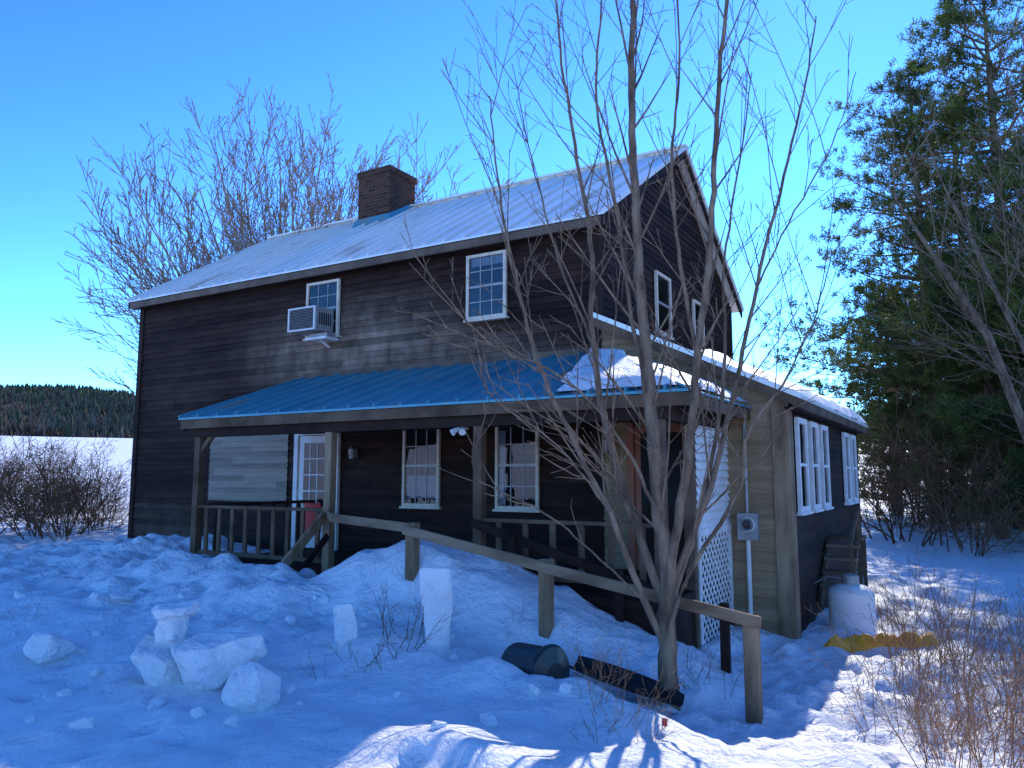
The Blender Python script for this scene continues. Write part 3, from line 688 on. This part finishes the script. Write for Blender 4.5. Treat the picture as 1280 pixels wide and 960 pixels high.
wm=[shrub_mesh(40+i,.75,9,'weed_tan',PW,.9,.18,.003) for i in range(3)]
wm2=[shrub_mesh(60+i,.6,6,'twig_brown',PW,1.2,.2,.004) for i in range(2)]
for i in range(60):
    p=ground_at(r.uniform(1110,1340),r.uniform(760,970)); o=bpy.data.objects.new('dry_weeds',wm[i%3]); scene.collection.objects.link(o); o.location=p; o.rotation_euler=(r.uniform(-.3,.3),r.uniform(-.3,.3),r.uniform(0,6)); s=r.uniform(.5,1.5); o.scale=(s,s,s)
for (bx,by,s,k) in ((490,810,1.0,1),(450,830,.7,1),(520,790,.8,1),(770,905,.75,0),(735,870,.8,0),(800,925,.6,0),(860,850,.9,1),(905,870,.8,1),(150,752,.5,1),(480,832,.5,1),(735,850,.6,0),(410,850,.5,1),(505,800,1.1,1),(750,925,.6,1),(30,775,.5,1),(650,770,.5,1)):
    p=ground_at(bx,by); o=bpy.data.objects.new('dry_weeds',(wm2 if k else wm)[int(bx)%2]); scene.collection.objects.link(o); o.location=p; o.rotation_euler=(0,0,bx); o.scale=(s,s,s)

# distant forest
r=random.Random(12); b=MB()
def ftree(x,y,H,con):
    z=height(x,y)-.5; n=5; a0=r.random()*6
    if con:
        for t in range(3):
            zb=H*(.02+.27*t); zt=min(H,zb+H*.46); rb=H*.30*(1-t/3*.7)
            ring=[(x+math.cos(a0+6.283*j/n)*rb*r.uniform(.6,1.2),y+math.sin(a0+6.283*j/n)*rb*r.uniform(.6,1.2),z+zb+r.uniform(-.05,.05)*H) for j in range(n)]
            for j in range(n): b.face([ring[j],ring[(j+1)%n],(x,y,z+zt)],'far_conifer')
    else:
        for k in range(12):
            a=r.random()*6.283; d=r.random()*H*.42
            tx=x+math.cos(a)*d;ty=y+math.sin(a)*d;w=H*.08; zz=z+H*(.95-.5*(d/H)*1.6)*r.uniform(.85,1)
            b.face([(x,y,z),(tx+w,ty,zz-H*.2),(tx,ty,zz),(tx-w,ty+w,zz-H*.15)],'far_bare')
for i in range(14000):
    lf=r.random()<.75
    th=math.radians(r.uniform(-58,-20) if lf else r.uniform(-20,60)); rr=230+380*r.random()**.75; ang=YAW+math.pi/2-th
    x=math.cos(ang)*rr;y=math.sin(ang)*rr
    con=r.random()<(.12+.75*min(1,max(0,(rr-430+40*fbm(x,y,.01,2))/90)))
    ftree(x,y,r.uniform(5,9),con)
b.obj('distant_forest')

# ---------------------------------------------------------------- light, sky, camera
EL=math.radians(35.2); AZ=math.radians(-7)
sv=Vector((math.sin(AZ)*math.cos(EL),math.cos(AZ)*math.cos(EL),math.sin(EL)))
sd=bpy.data.lights.new('sun','SUN'); sd.energy=5; sd.angle=math.radians(.5); sd.color=(1,.95,.87)
so=bpy.data.objects.new('sun',sd); scene.collection.objects.link(so); so.rotation_euler=(-sv).to_track_quat('-Z','Y').to_euler()
w=bpy.data.worlds.new('World'); scene.world=w; w.use_nodes=True; N=w.node_tree.nodes; L=w.node_tree.links
bg=N['Background']; sk=N.new('ShaderNodeTexSky'); sk.sky_type='NISHITA'; sk.sun_disc=False; sk.sun_elevation=EL; sk.sun_rotation=AZ; sk.altitude=600; sk.air_density=1.0; sk.dust_density=.05; sk.ozone_density=2.0
s1=N.new('ShaderNodeVectorMath'); s1.operation='SCALE'; s1.inputs['Scale'].default_value=.17
gm=N.new('ShaderNodeGamma'); gm.inputs[1].default_value=1.7
s2=N.new('ShaderNodeVectorMath'); s2.operation='MULTIPLY'; s2.inputs[1].default_value=(6.6,11.6,16.3)
L.new(sk.outputs[0],s1.inputs[0]); L.new(s1.outputs[0],gm.inputs[0]); L.new(gm.outputs[0],s2.inputs[0]); L.new(s2.outputs[0],bg.inputs[0]); bg.inputs[1].default_value=.15
cam=bpy.data.cameras.new('camera'); co=bpy.data.objects.new('camera',cam); scene.collection.objects.link(co); co.location=(0,0,EYE); co.rotation_euler=(math.pi/2+PITCH,0,YAW)
cam.sensor_width=36; cam.lens=970/1280*36; cam.clip_start=.05; cam.clip_end=4000; scene.camera=co
scene.view_settings.view_transform='Standard'; scene.view_settings.look='None'; scene.view_settings.exposure=0
